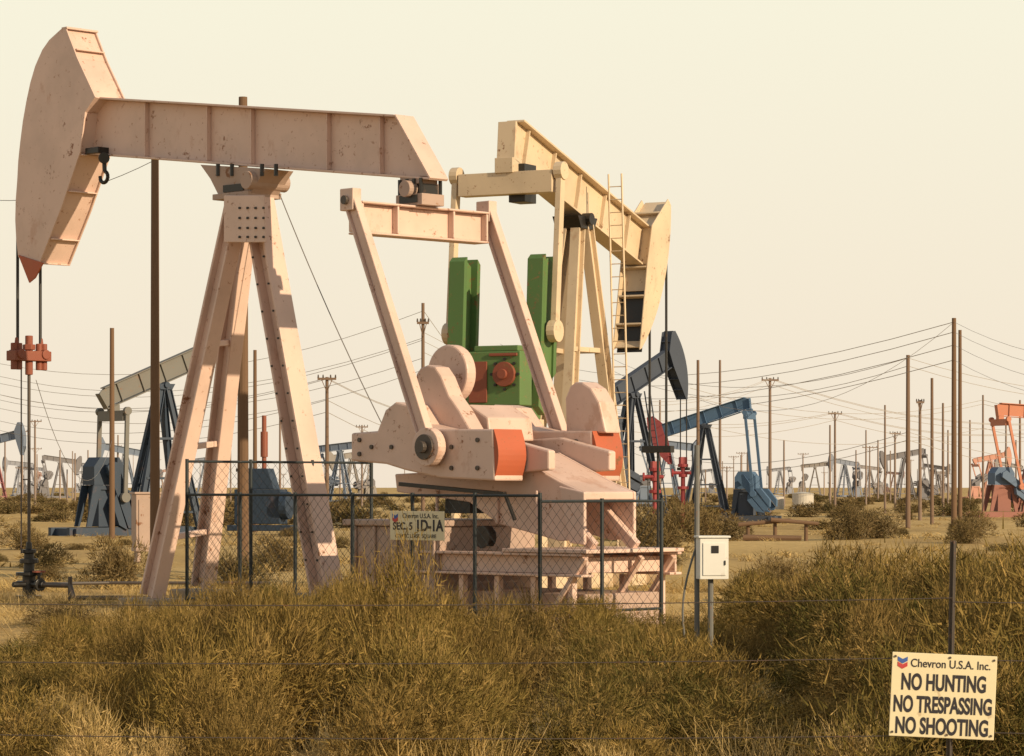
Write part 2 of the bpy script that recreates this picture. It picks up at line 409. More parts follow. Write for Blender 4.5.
# ---------------------------------------------------------------- generic pumpjack
def pump(X,Y,yaw,tilt=5,crank=0,s=1,beam='blue',post=None,head=None,cr='blue',wt=None,gear=None,zp=7.2,zg=2.8,ug=3.0,detail=1,flip=1,R0=4.1,tail=3.4,rod=True,g0=0,ww=.62):
    E=empty('pumpjack'); fr=Frame(X,Y,R(yaw),flip); post=post or beam; head=head or beam; wt=wt or cr; gear=gear or cr
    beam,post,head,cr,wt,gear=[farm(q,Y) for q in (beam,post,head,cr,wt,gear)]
    t=R(tilt); c,sn=math.cos(t),math.sin(t)
    def W(u,v,z): return fr.W(u*s,v*s,z*s+g0)
    class SF: pass
    sf=SF(); sf.W=W
    bl=lambda a,b:(a*c+b*sn, zp-a*sn+b*c)
    bv=.008 if detail>1 else 0
    P=lambda n,m: Part(n,m,E,bv)
    ax=Vector((fr.v[0],fr.v[1],0))
    d=.42
    b=P('walking_beam',beam)
    b.prism(sf,[bl(-3.2,-d),bl(tail-.15,-d+.05),bl(tail,d-.15),bl(tail-.3,d),bl(-3.2,d)],-.03,.03)
    b.prism(sf,[bl(-3.3,d+.002),bl(tail-.3,d+.002),bl(tail-.3,d+.045),bl(-3.3,d+.045)],-.2,.2)
    b.prism(sf,[bl(-3.3,-d-.045),bl(tail-.15,-d-.045),bl(tail-.15,-d-.002),bl(-3.3,-d-.002)],-.2,.2)
    b.prism(sf,[bl(tail-.15,-d-.04),bl(tail-.11,-d-.04),bl(tail-.02+.06,d-.12),bl(tail-.02,d-.12)],-.2,.2)
    for a in (-2.4,-1.2,0,1.2,2.4): b.prism(sf,[bl(a,-d+.002),bl(a+.03,-d+.002),bl(a+.03,d-.002),bl(a,d-.002)],-.12,.12)
    b.done()
    h=P('horsehead',head)
    arc=[(-R0*math.cos(R(p)),R0*math.sin(R(p))) for p in range(17,-37,-4)]
    back=[(-R0*.80,-2.35),(-3.05,-d),(-3.05,d),(-3.65,1.25)]
    poly=[bl(*p) for p in arc+back]
    h.prism(sf,poly,-.33,-.30); h.prism(sf,poly,.30,.33)
    h.strip(sf,[bl(p[0]+.03,p[1]) for p in arc],.03,-.298,.298)
    bb=[bl(p[0]-.15,p[1]) for p in back]
    h.strip(sf,bb[1:],.02,-.298,.298)
    if detail<2: h.strip(sf,bb[:2],.02,-.298,.298)
    for (a,b2,f) in ((0,1,.3),(0,1,.62),(0,1,.95),(2,3,.5)):
        q=(back[a][0]*(1-f)+back[b2][0]*f,back[a][1]*(1-f)+back[b2][1]*f); r0=bl(q[0]-.14,q[1]-.02); r1=bl(q[0]+.0,q[1]-.02); r2=bl(q[0],q[1]+.02); r3=bl(q[0]-.14,q[1]+.02)
        h.prism(sf,[r0,r1,r2,r3],-.296,.296)
    h.done()
    if detail>1:
        h=P('dark_head_interior','black'); h.strip(sf,[bb[0],((bb[0][0]+2.2*bb[1][0])/3.2,(bb[0][1]+2.2*bb[1][1])/3.2)],.02,-.298,.298)  # lower part of the inner back strip is plain black
        h.done(); h=P('head_interior',head); h.strip(sf,[((bb[0][0]+2.3*bb[1][0])/3.3,(bb[0][1]+2.3*bb[1][1])/3.3),bb[1]],.02,-.298,.298); h.done()
    p=P('samson_post',post)
    za=zp-.65
    foot=[(-1.3,-1.1),(-1.3,1.1),(1.6,-.5),(1.6,.5)] 
    if detail>1: foot=[(-.9,-1.0),(-.9,.85),(1.6,-.5),(1.6,.5)]
    top=[(-.12,-.2),(-.12,.2),(.15,-.15),(.15,.15)]
    for (fu,fv),(tu,tv) in zip(foot,top):
        a=W(tu,tv,za); q=W(fu,fv,.1)
        n=(q-a).normalized().cross(ax).normalized()
        p.strut(a,q,.24*s,.04*s,ax)
        for sg in (-1,1): p.strut(a+n*sg*.12*s,q+n*sg*.14*s,.035*s,.22*s,ax)
    for f in (.35,.62,.85):
        pp=[W(tu+(fu-tu)*f,tv+(fv-tv)*f,za+(.1-za)*f) for (fu,fv),(tu,tv) in zip(foot,top)]
        p.strut(pp[0],pp[1],.1*s,.1*s); p.strut(pp[1],pp[3],.1*s,.1*s); p.strut(pp[0],pp[2],.1*s,.1*s)
    p.done()
    q=P('saddle_bearing','black' if detail>1 else post)
    q.prism(sf,[(-.45,zp-.5),(.45,zp-.5),(.3,za-.1),(-.3,za-.1)],-.3,.3); q.cyl(W(0,-.4,zp-.55),W(0,.4,zp-.55),.13*s,.13*s,12); q.done()
    l=P('ladder',post)
    if detail>1:
        for v in (.72,1.02): l.strut(W(-.55,v,.6),W(-.35,v-.12,zp+.4),.035,.035)
        for i in range(30):
            f=i/30; l.strut(W(-.55+.2*f,.72-.12*f,.6+(zp-.2)*f),W(-.55+.2*f,1.02-.12*f,.6+(zp-.2)*f),.02,.02)
    else:
        for v in (.95,1.3):
            l.strut(W(-1.35,v,.2),W(-.25,v-.35,zp-.4),.05*s,.05*s)
        for i in range(20):
            f=i/20; l.strut(W(-1.35+1.1*f,.95-.35*f,.2+(zp-.6)*f),W(-1.35+1.1*f,1.3-.35*f,.2+(zp-.6)*f),.025*s,.025*s)
    l.done()
    eu,ez=bl(tail-.35,-d-.45)
    e=P('equalizer',beam)
    e.box(sf,eu-.16,eu+.16,-1.05,1.05,ez-.22,ez+.22); e.box(sf,eu-.2,eu+.2,-.2,.2,ez+.2,ez+.5); e.done()
    ca=R(crank); wr=1.15
    pu,pz=ug+wr*math.cos(ca),zg+wr*math.sin(ca)
    pt=P('pitman_arms',beam)
    for v in (-1.17,1.17):
        pt.strut(W(eu,v,ez+.25),W(pu,v,pz),.18*s,.12*s,ax); pt.cyl(W(pu,v-.09,pz),W(pu,v+.09,pz),.22*s,.22*s,16); pt.cyl(W(eu,v-.09,ez+.2),W(eu,v+.09,ez+.2),.18*s,.18*s,14)
    pt.done()
    ck=P('cranks',cr); w=P('counterweights',wt)
    def rot(a,b): return (ug+a*math.cos(ca)-b*math.sin(ca), zg+a*math.sin(ca)+b*math.cos(ca))
    for v in (-1.0,.84):
        ck.prism(sf,[rot(-.35,-.28),rot(2.5,-.2),rot(2.6,0),rot(2.5,.2),rot(-.35,.28),rot(-.5,0)],v,v+.16)
    for v0,v1 in ((-1.05,-.70),(.70,1.05)):
        if detail>1:
            w.prism(sf,[rot(.25,.21),rot(.35,ww),rot(2.55,ww),rot(2.65,.21)],v0,v1); w.prism(sf,[rot(.25,-.21),rot(.35,-ww),rot(2.55,-ww),rot(2.65,-.21)],v0,v1)
        else:
            w.prism(sf,[rot(.9,.30),rot(1.2,.62),rot(2.2,.62),rot(2.55,.3)],v0,v1)
            w.prism(sf,[rot(.9,-.30),rot(1.2,-.62),rot(2.2,-.62),rot(2.55,-.3)],v0,v1)
    ck.done(); w.done()
    g=P('gear_reducer',gear)
    g.prism(sf,[(ug-.75,zg-.55),(ug+.75,zg-.55),(ug+.75,zg+.25),(ug+.45,zg+.65),(ug-.5,zg+.65),(ug-.75,zg+.25)],-.5,.5)
    g.cyl(W(ug,-.8,zg),W(ug,.8,zg),.2*s,.2*s,14)
    g.done()
    st=P('base',post)
    for v0,v1 in ((-.55,-.47),(.47,.55)): st.prism(sf,[(ug-1.0,.45),(ug-.75,.45),(ug-.45,zg-.75),(ug+.45,zg-.75),(ug+.9,.45),(ug+1.15,.45),(ug+.8,zg-.56),(ug-.8,zg-.56)],v0,v1)
    st.box(sf,ug-.5,ug+.5,-.45,.45,.45,zg-.57)
    for v in (-.8,.8): st.box(sf,-1.9,ug+2.2,v-.12,v+.12,.05,.42)
    for u in (-1.6,0,1.7,ug+1.9): st.box(sf,u-.1,u+.1,-1.15,1.15,.08,.38)
    st.done()
    if rod:
        k=P('bridle_and_rod','black')
        for v in (-.2,.2): k.cyl(W(-R0-.02,v,zp-.6),W(-R0-.02,v,3.0),.03*s,.03*s,6)
        k.box(sf,-R0-.12,-R0+.08,-.35,.35,2.85,3.0); k.cyl(W(-R0-.02,0,0),W(-R0-.02,0,3),.03*s,.03*s,6); k.cyl(W(-R0-.02,0,0),W(-R0-.02,0,.8),.12*s,.12*s,8); k.done()
    return E,fr
EB,frB=pump((575-512)/F*62,62,180+62,tilt=-16,crank=93,s=1,beam='creamB',cr='green',wt='dgreen',gear='green',zp=8.17,zg=4.0,ug=3.25,detail=2,tail=3.15,R0=4.0,ww=.33)
def Bextras():
    g=Part('gear_housing','green',EB,.02)
    u=4.0; v0,v1=frB.Lv(467,u+.4),frB.Lv(520,u+.4)
    z=lambda py: H+(HY-py)/F*58.2
    v0,v1=min(v0,v1),max(v0,v1)
    g.box(frB,u-.1,u+.4,v0,v1,z(406),z(352)); g.box(frB,u-.05,u+.3,v0+.1,v1-.1,z(352)+.003,z(346)); g.done()
    k=Part('gear_cover','rustred',EB,.01)
    cv=v0+(v1-v0)*.72
    k.cyl(frB.W(u+.4,cv,z(375)),frB.W(u+.48,cv,z(375)),.24,.24,24); k.cyl(frB.W(u+.485,cv,z(375)),frB.W(u+.56,cv,z(375)),.1,.1,16)
    k.box(frB,u+.403,u+.43,v0+.05,v0+.45,z(403),z(362)); k.box(frB,u+.403,u+.44,v0+.5,v1-.05,z(357),z(354)); k.done()
    k=Part('gear_bolts','black',EB,0)
    for i in range(8): k.cyl(frB.W(u+.4,cv+.29*math.cos(i*.785),z(375)+.29*math.sin(i*.785)),frB.W(u+.44,cv+.29*math.cos(i*.785),z(375)+.29*math.sin(i*.785)),.03,.03,6)
    k.done()
    k=Part('oil_stained_bearing','black',EB,.01); k.box(frB,2.38,2.88,-.02,.34,7.74,8.5); k.done()
Bextras()

pump(PX(632,0,158).x,158,180+48,tilt=25,crank=200,beam='dblue',head='dblue',cr='dblue',post='dblue',s=1.05)
pump(PX(705,0,182).x,182,-20,tilt=-17,crank=-50,beam='blue',head='bred',cr='blue',s=.88,post='dblue')
pump(PX(1040,0,205).x,205,200,tilt=-3,crank=215,beam='orange',post='rustred',cr='blue',head='orange')
pump(PX(163,0,128).x,128,180+38,tilt=22,crank=250,beam='grey',post='dblue',head='grey',cr='dblue',flip=-1,s=.97)
pump(PX(-8,0,330).x,330,160,tilt=12,crank=20,beam='blue',post='bred',cr='bred')
far=[(126,420,20,10,'blue'),(60,560,200,-8,'dblue'),(340,380,160,6,'blue'),(352,480,20,-8,'grey'),(845,620,30,8,'blue'),(905,470,10,-10,'dblue'),(990,520,200,10,'orange'),(815,700,170,5,'grey'),
 (870,800,20,6,'dblue'),(668,360,190,-6,'blue'),(1075,430,20,4,'blue'),(-60,400,30,4,'blue'),(205,560,190,8,'blue'),(935,760,150,-8,'dblue'),(20,660,35,5,'blue'),(780,860,20,-6,'blue'),(90,720,10,8,'blue'),(1010,700,20,8,'dblue')]
for i in range(9): far.append((random.choice([random.uniform(-40,180),random.uniform(640,1050)]),random.uniform(800,1250),random.uniform(0,360),random.uniform(-12,12),random.choice(['blue','dblue','blue','rustred'])))
for px,D,yw,tl,cc in far:
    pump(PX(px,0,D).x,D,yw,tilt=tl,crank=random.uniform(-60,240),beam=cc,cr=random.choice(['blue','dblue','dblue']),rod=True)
def redwell(px,D,h):
    E=empty('red_wellhead'); k=Part('valves','bred',E,.02); x=PX(px,0,D).x
    k.cyl((x,D,0),(x,D,h),.13,.10,12)
    for z,r in ((.55,.28),(.72,.22),(.86,.26)): k.cyl((x,D,h*z),(x,D,h*z+.16),r,r,14)
    k.cyl((x-.5,D,h*.78),(x+.4,D,h*.78),.09,.09,10); k.cyl((x-.58,D,h*.78),(x-.48,D,h*.78),.2,.2,12)
    k.box(Frame(x,D,.3),-.18,.18,-.15,.15,h*.9,h*1.0)
    k.done()
redwell(655,140,3.3); redwell(683,150,3.6)

# ---------------------------------------------------------------- cage fence + lease sign
def cage():
    E=empty('wire_mesh_fence'); W=frA.W; L=frA.L
    k=Part('fence_frame','navy',E,0); m=Part('wire_mesh','navy',E,0)
    vn=-2.6; ua=L(187,0,vn)[0]; ub=L(540,0,vn)[0]
    def panel(a,b,z0,z1,n):
        for i in range(n+1):
            f=i/n; u=a[0]+(b[0]-a[0])*f; v=a[1]+(b[1]-a[1])*f
            k.cyl(W(u,v,0),W(u,v,z1+.04),.028,.028,8)
        for z in (z0,z1,): k.cyl(W(*a,z),W(*b,z),.02,.02,8)
        ln=math.hypot(b[0]-a[0],b[1]-a[1]); hh=z1-z0; sp=.17
        A=W(*a,0); B=W(*b,0); dr=(B-A).normalized()
        x=-hh
        while x<ln:
            for sg in (1,-1):
                x0,x1=max(x,0),min(x+hh,ln)
                if x1-x0>.02:
                    za,zb=(x0-x),(x1-x)
                    if sg<0: za,zb=hh-za,hh-zb
                    m.cyl(A+dr*x0+Vector((0,0,z0+za)),A+dr*x1+Vector((0,0,z0+zb)),.003,.003,3)
            x+=sp
    panel((ua,vn),(ub,vn),.35,1.98,6)
    panel((ub,vn),(ub,-.1),.35,1.9,2)
    panel((ua,vn),(ua,1.3),.35,2.5,3)
    k.done(); m.done()
    S=empty('lease_sign')
    b=Part('board','board',S,.004)
    fr=frA; us=L(390,0,vn-.08)[0]; ue=L(444,0,vn-.08)[0]; zt=L(400,511,vn-.08)[1]; zb=L(400,540,vn-.08)[1]
    b.box(fr,us,ue,vn-.08,vn-.065,zb,zt); b.done()
    rot=(R(90),0,R(-45)); hh=zt-zb; ww=ue-us
    p=lambda fu,fz: fr.W(us+ww*fu,vn-.0825,zb+hh*fz)
    text('Chevron U.S.A. Inc.',S,p(.57,.83),rot,.095,'ink',1.0,.001)
    text('SEC. 5',S,p(.24,.47),rot,.15,'ink',1.05,.004); text('1D-1A',S,p(.73,.49),rot,.22,'ink',.95,.008)
    text('CYMRIC LEASE  SQUARE',S,p(.48,.14),rot,.075,'ink',1.05,.001)
    def chev(q,z,h):
        cu=us+ww*.1
        q.prism(fr,[(cu-.06,z+h),(cu,z),(cu+.06,z+h),(cu+.06,z+h-.05),(cu,z-.05),(cu-.06,z+h-.05)],vn-.0835,vn-.081)
    q=Part('logo_blue','inkblue',S,0); chev(q,zb+hh*.84,.03); q.done(); q=Part('logo_red','inkred',S,0); chev(q,zb+hh*.72,.03); q.done()
cage()

# ---------------------------------------------------------------- barbed wire fence and warning sign (near)
def near_sign():
    D=17.0; s=F/D
    E=empty('warning_sign')
    b=Part('board','board',E,.006)
    cx,cz=(943-512)/s,H+(HY-696)/s
    ang=R(-2.6); w,h=105/s,84/s
    fr=Frame(cx,D,0)
    def rt(x,z): return (x*math.cos(ang)-z*math.sin(ang), cz+x*math.sin(ang)+z*math.cos(ang))
    b.prism(fr,[rt(-w/2,-h/2),rt(w/2,-h/2),rt(w/2,h/2),rt(-w/2,h/2)],-.006,0); b.done()
    def T(body,x,z,size,sx,off):
        u,zz=rt(x,z); o=text(body,E,fr.W(u,-.0075,zz),(0,0,0),size,'ink',1,off)
        o.rotation_mode='XYZ'; o.matrix_world=Matrix.Translation(fr.W(u,-.0075,zz))@Matrix.Rotation(-ang,4,'Y')@Matrix.Rotation(R(90),4,'X')@Matrix.Diagonal((sx,1,1,1))
    T('Chevron U.S.A. Inc.',.035,h*.375,.066,.86,.0006)
    T('NO HUNTING',0,h*.145,.128,.585,.0040)
    T('NO TRESPASSING',0,-h*.12,.128,.555,.0040)
    T('NO SHOOTING',0,-h*.375,.128,.585,.0040)
    for nm,mt,dz in (('logo_blue','inkblue',.012),('logo_red','inkred',-.018)):
        q=Part(nm,mt,E,0); x0=-w*.40; z0=h*.37+dz
        q.prism(fr,[rt(x0-.028,z0+.026),rt(x0,z0+.012),rt(x0+.028,z0+.026),rt(x0+.028,z0+.002),rt(x0,z0-.014),rt(x0-.028,z0+.002)],-.0085,-.007); q.done()
    q=Part('bolts','steel',E,0)
    for x,z in ((-w*.47,h*.45),(w*.47,h*.45),(-w*.47,-h*.45),(w*.47,-h*.45),(0.03,h*.46),(0.03,-h*.46)):
        u,zz=rt(x,z); q.cyl(fr.W(u,-.013,zz),fr.W(u,-.004,zz),.007,.007,8)
    q.done()
    E2=empty('barbed_wire_fence')
    q=Part('steel_post','steel',E2,.002)
    def tpost(px,topy,lean=0):
        x=(px-512)/s; zt=H+(HY-topy)/s
        q.strut((x,D+.05,-.3),(x+lean,D+.05,zt),.04,.006); q.strut((x,D+.07,-.3),(x+lean,D+.07,zt),.006,.035)
    tpost(948,541,.04); tpost(948-1100,545); tpost(948+1100,545); q.done()
    wq=Part('barbed_wire','steel',E2,0)
    for py,dy,dd in ((598,4,.03),(657,3,.03),(735,-3,.03)):
        for pa,pb in ((-152,953),(953,2048)):
            a=PX(pa,py+dy,D+.03); b2=PX(pb,py,D+.03)
            pts=catenary(a,b2,.03,24); wq.path(pts,.0028,4)
            n=int((b2-a).length/.13)
            for i in range(n):
                f=(i+.5)/n; p=a.lerp(b2,f)-Vector((0,0,.03*4*f*(1-f))); 
                t=random.uniform(0,3.14); dv=Vector((.25,math.cos(t),math.sin(t)))*.014
                wq.cyl(p-dv,p+dv,.0015,.0015,3); dv=Vector((-.25,math.sin(t),-math.cos(t)))*.014; wq.cyl(p-dv,p+dv,.0015,.0015,3)
    wq.done()
near_sign()

def meter():
    E=empty('electric_meter_box'); D=32; fr=Frame((711-512)/F*D,D,R(8))
    b=Part('cabinet','white',E,.012); s=F/D
    z0,z1=H+(HY-579)/s,H+(HY-538)/s
    b.box(fr,-.14,.17,-.1,.12,z0,z1); b.box(fr,-.16,.19,-.12,.14,z1+.002,z1+.025); b.box(fr,-.11,.14,-.112,-.102,z0+.04,z1-.05); b.done()
    b=Part('meter_face','black',E,.004); b.box(fr,-.02,.06,-.12,-.113,z1-.16,z1-.08); b.box(fr,.12,.135,-.125,-.113,z0+.15,z0+.2); b.done()
    b=Part('conduit_post','grey',E,0)
    b.cyl(fr.W(-.12,.16,-.1),fr.W(-.12,.16,H+(HY-445)/s),.028,.028,10); b.cyl(fr.W(.0,.02,-.1),fr.W(.0,.02,z0),.03,.03,10)
    c=[fr.W(-.12-.16*math.sin(math.pi*i/12),.14,.0+1.5*i/12) for i in range(13)]; b.path(c,.012,6)
    b.done()
meter()

# ---------------------------------------------------------------- utility poles
def pole(px,topy,D,r=.14,arms=(),basez=-.3,lean=0):
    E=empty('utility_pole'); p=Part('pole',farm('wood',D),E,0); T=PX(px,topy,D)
    p.cyl((T.x+lean,D,basez),(T.x,D,T.z),r,r*.72,12); 
    for dz,w in arms:
        p.strut((T.x-w/2,D-.12,T.z-dz),(T.x+w/2,D-.12,T.z-dz),.1,.12)
        p.strut((T.x-w*.3,D-.1,T.z-dz),(T.x,D-.1,T.z-dz-.7),.04,.04); p.strut((T.x+w*.3,D-.1,T.z-dz),(T.x,D-.1,T.z-dz-.7),.04,.04)
    p.done()
    if arms:
        i=Part('insulators','steel',E,0)
        for dz,w in arms:
            for f in (-.46,-.2,.2,.46): i.cyl((T.x+w*f,D-.12,T.z-dz+.05),(T.x+w*f,D-.12,T.z-dz+.22),.05,.03,6)
        i.done()
    return T
pole(155,120,72,.125); pole(243,97,70,.14)
far_poles=[(112,328,120,.12,()),(327,377,160,.12,((.1,1.0),)),(423,303,150,.11,((1.0,.6),)),
 (698,360,170,.11,()),(720,360,210,.11,()),(770,378,210,.13,((.15,1.2),)),(835,412,260,.12,((.15,1.2),)),(830,425,300,.12,()),(784,440,320,.12,()),
 (895,432,300,.13,((.15,1.1),)),(908,355,150,.13,()),(920,400,190,.12,((.15,.5),)),(932,378,170,.11,()),(943,403,220,.11,()),(954,318,140,.14,()),(960,330,142,.11,()),
 (35,420,330,.14,((.15,1.5),)),(22,430,380,.13,((.2,1.4),)),(60,450,500,.17,()),(118,435,420,.14,()),(280,410,260,.11,()),(340,447,420,.12,()),(255,350,140,.11,()),(590,390,220,.1,()),
 (878,440,420,.14,()),(1000,450,400,.13,()),(970,420,330,.13,()),(748,430,350,.13,()),(803,455,450,.13,()),(856,450,430,.13,()),(1016,440,360,.13,()),(660,400,300,.13,()),(88,450,450,.14,()),(5,440,340,.12,()),(362,425,300,.11,((.2,1.2),)),(885,405,240,.1,()),(741,455,400,.12,()),(1006,425,300,.12,()),
 (983,395,260,.11,()),(1020,400,240,.11,()),(948,430,330,.12,()),(866,430,360,.12,())]
for px,ty,D,r,ar in far_poles: pole(px,ty,D,r,ar)
for i in range(110):
    px=random.uniform(-150,1180); D=random.uniform(380,900)
    if 180<px<620 and random.random()<.6: continue
    pole(px,random.uniform(445,474),D,.12,((.2,2),) if random.random()<.35 else ())

def lines():
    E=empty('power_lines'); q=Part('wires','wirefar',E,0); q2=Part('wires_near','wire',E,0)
    def ln(a,b,sag,n=16,r=None,near=False):
        A,B=PX(*a),PX(*b); D=(a[2]+b[2])/2
        (q2 if near else q).path(catenary(A,B,sag,n),r or D*.000075,4)
    for i,(ya,yb) in enumerate(((334,322),(344,332),(357,345),(368,360))):
        ln((500,ya+10,330),(954,yb,140),3.0)
        ln((954,yb,140),(1400,yb-30+i*6,90),2.0)
    for ya,yb in ((372,378),(381,379),(392,384)):
        ln((423,ya-40,150),(770,yb,210),2.5); ln((770,yb,210),(1200,yb+14,260),3.0)
    for ya,yb in ((398,412),(405,413),(416,420)):
        ln((560,ya,250),(835,yb,260),1.6); ln((835,yb,260),(1150,yb-8,300),2.5)
    for ya,yb in ((350,303),(360,320),(368,322),(378,340),(392,352)):
        ln((-80,ya-8,190),(423,yb+(8 if yb<310 else 18),150),2.6)
    for ya,yb in ((380,378),(386,379),(407,400),(416,412)):
        ln((-60,ya-4,220),(327,yb,160),2.0); ln((327,yb,160),(560,yb+6,300),3.0)
    for ya,yb in ((352,358),(364,366),(430,432),(437,440)):
        ln((600,ya,260),(908,yb,150),2.2); ln((908,yb,150),(1300,yb+4,200),2.0)
    for ya,yb in ((388,400),(396,404),(422,428)):
        ln((690,ya,240),(983,yb,260),1.6); ln((983,yb,260),(1300,yb-5,260),2.0)
    ln((-60,190,90),(155,160,72),.6,near=True,r=.009)
    ln((36,380,72),(112,440,120),2.0,near=True,r=.008); ln((954,322,140),(700,400,170),2.0)
    ln((423,310,150),(660,420,300),6)
    q.done(); q2.done()
lines()

def props():
    E=empty('storage_tank'); t=Part('shell','tank',E,0); p=PX(803,0,280)
    t.cyl((p.x,280,0),(p.x,280,1.5),1.0,1.0,24); t.cyl((p.x,280,1.5),(p.x,280,1.65),1.05,.2,24); t.cyl((p.x-2.4,282,0),(p.x-2.4,282,1.2),.8,.8,20); t.cyl((p.x-2.4,282,1.2),(p.x-2.4,282,1.35),.85,.1,20); t.done()
    E=empty('log_barrier'); b=Part('logs','wood',E,0)
    D=118
    for px in (748,775,806): q=PX(px,0,D); b.cyl((q.x,D,-.1),(q.x,D,.75),.08,.07,8)
    b.cyl((PX(738,0,D).x,D-.18,.62),(PX(790,0,D).x,D-.18,.80),.09,.07,8); b.cyl((PX(770,0,D).x,D-.35,.82),(PX(818,0,D).x,D-.18,.66),.09,.07,8)
    b.cyl((PX(742,0,D).x,D-.5,.12),(PX(800,0,D).x,D-.6,.10),.12,.1,8)
    b.done()
    E=empty('control_cabinet'); b=Part('cabinet','creamdark',E,.02); D=84; fr=Frame(PX(146,0,D).x,D,R(20)); b.box(fr,-.35,.35,-.3,.3,.3,1.9); b.box(fr,-.4,.4,-.35,.35,1.903,1.96); b.box(fr,-.28,.28,-.325,-.305,.4,1.75)
    b.box(fr,-.3,-.2,-.2,.2,0,.3); b.box(fr,.2,.3,-.2,.2,0,.3); b.done()
    E=empty('engine_skid'); D=130; fr=Frame(PX(262,0,D).x,D,R(-15))
    b=Part('engine','dblue',E,.03); b.box(fr,-1.1,1.0,-.5,.5,.5,2.0); b.prism(fr,[(-.9,2.003),(.7,2.003),(.4,2.9),(-.5,2.9)],-.4,.4); b.cyl(fr.W(-.9,0,2),fr.W(-.9,0,4.5),.09,.09,10); b.cyl(fr.W(1.0,-.2,1.3),fr.W(1.35,-.2,1.3),.6,.6,20); b.box(fr,-1.4,1.6,-.6,.6,.2,.45); b.done()
    b=Part('exhaust','rustred',E,.01); b.cyl(fr.W(.1,0,2.9),fr.W(.1,0,5.2),.10,.10,12); b.cyl(fr.W(.1,0,3.4),fr.W(.1,0,4.5),.16,.16,14); b.done()
props()

# ---------------------------------------------------------------- vegetation
def mesh_ribbons(name,ribs,mat):
    vs=[];fs=[]
    for pts,w in ribs:
        n=len(pts); d=(pts[-1]-pts[0]).normalized(); a=d.cross(Vector((random.gauss(0,1),random.gauss(0,1),random.gauss(0,1)))).normalized()
        i0=len(vs)
        if n==2:
            vs+= [pts[0]-a*w/2,pts[0]+a*w/2,pts[1]]; fs.append((i0,i0+1,i0+2)); continue
        for i,p in enumerate(pts):
            ww=w*(1-.7*i/(n-1)); vs.append(p-a*ww/2); vs.append(p+a*ww/2)
        for i in range(n-1): j=i0+2*i; fs.append((j,j+1,j+3,j+2))
    me=bpy.data.meshes.new(name); me.from_pydata(vs,[],fs); me.materials.append(M[mat]); return me
def bush_mesh(seed,n=6500,w=.010,mat='brush',tl=(.05,.15),stems=150,nl=7,spiky=.13):
    """rounded feathery saltbush / tumbleweed: several lobes packed with short twigs that grow outward and up"""
    random.seed(seed); ribs=[]
    lobes=[]
    for i in range(nl):
        a=random.uniform(0,6.28); r=random.uniform(.1,.55); rad=random.uniform(.26,.48)
        lobes.append((Vector((math.cos(a)*r,math.sin(a)*r,random.uniform(.05,.6))),rad,random.uniform(.8,1.15)))
    for i in range(stems):
        c,rad,k=random.choice(lobes); b=Vector((c.x*.2+random.gauss(0,.05),c.y*.2+random.gauss(0,.05),0))
        d=Vector((random.gauss(0,1),random.gauss(0,1),abs(random.gauss(0,1))+.2)).normalized(); tip=c+d*rad*random.uniform(.7,1.35)
        tip.z=max(tip.z,.05); m=b.lerp(tip,.5)+Vector((0,0,.06)); ribs.append(([b,m,tip],w*.9))
    for i in range(n):
        c,rad,k=random.choice(lobes)
        d=Vector((random.gauss(0,1),random.gauss(0,1),random.gauss(.25,.9))).normalized()
        r=rad*(random.uniform(.55,1.0)**.6 if random.random()>spiky else random.uniform(1.0,1.25))
        p=c+Vector((d.x*r,d.y*r,d.z*r*k))
        if p.z<0.01: p.z=random.uniform(.01,.25)
        g=(d*.8+Vector((random.gauss(0,.6),random.gauss(0,.6),random.gauss(.3,.5)))).normalized()
        ribs.append(([p,p+g*random.uniform(*tl)],w))
    return mesh_ribbons('bush',ribs,mat)
def tuft_mesh(seed,n=150,w=.008,mat='straw'):
    random.seed(seed); ribs=[]
    for i in range(n):
        b=Vector((random.gauss(0,.22),random.gauss(0,.22),0)); th=random.uniform(0,6.28); l=random.uniform(.4,1); o=random.uniform(.05,.5)
        tip=b+Vector((math.cos(th)*o,math.sin(th)*o,l)); ribs.append(([b,b.lerp(tip,.5)+Vector((0,0,.08)),tip],w))
    return mesh_ribbons('tuft',ribs,mat)
bushes=[bush_mesh(100+i) for i in range(8)]
pale=[bush_mesh(180+i,2200,.010,'straw',(.06,.2),160) for i in range(2)]
shrubs=[bush_mesh(200+i,900,.05,'shrub',(.1,.22),30) for i in range(4)]
midb=[bush_mesh(250+i,3000,.022,'shrub',(.07,.18),60) for i in range(3)]
tufts=[tuft_mesh(300+i) for i in range(5)]
ftufts=[tuft_mesh(320+i,45,.035) for i in range(3)]
random.seed(11)
EV=empty('dry_brush'); EG=empty('dry_grass'); ES=empty('desert_shrubs')
def inst(me,par,x,y,sx,sz,nm):
    o=bpy.data.objects.new(nm,me); col.objects.link(o); o.parent=par
    o.location=(x,y,gh(x,y)-.03); o.rotation_euler=(random.gauss(0,.08),random.gauss(0,.08),random.uniform(0,6.28)); o.scale=(sx,sx*random.uniform(.85,1.15),sz)
prof=[(-400,630),(0,630),(60,615),(120,585),(200,580),(300,566),(380,570),(470,577),(540,582),(600,590),(680,606),(730,578),(790,552),(850,536),(930,532),(1000,545),(1100,550),(1500,565)]
def top(px):
    for (a,ya),(b,yb) in zip(prof[:-1],prof[1:]):
        if a<=px<=b: return ya+(yb-ya)*(px-a)/(b-a)
    return 600
cnt=0
D=19.4
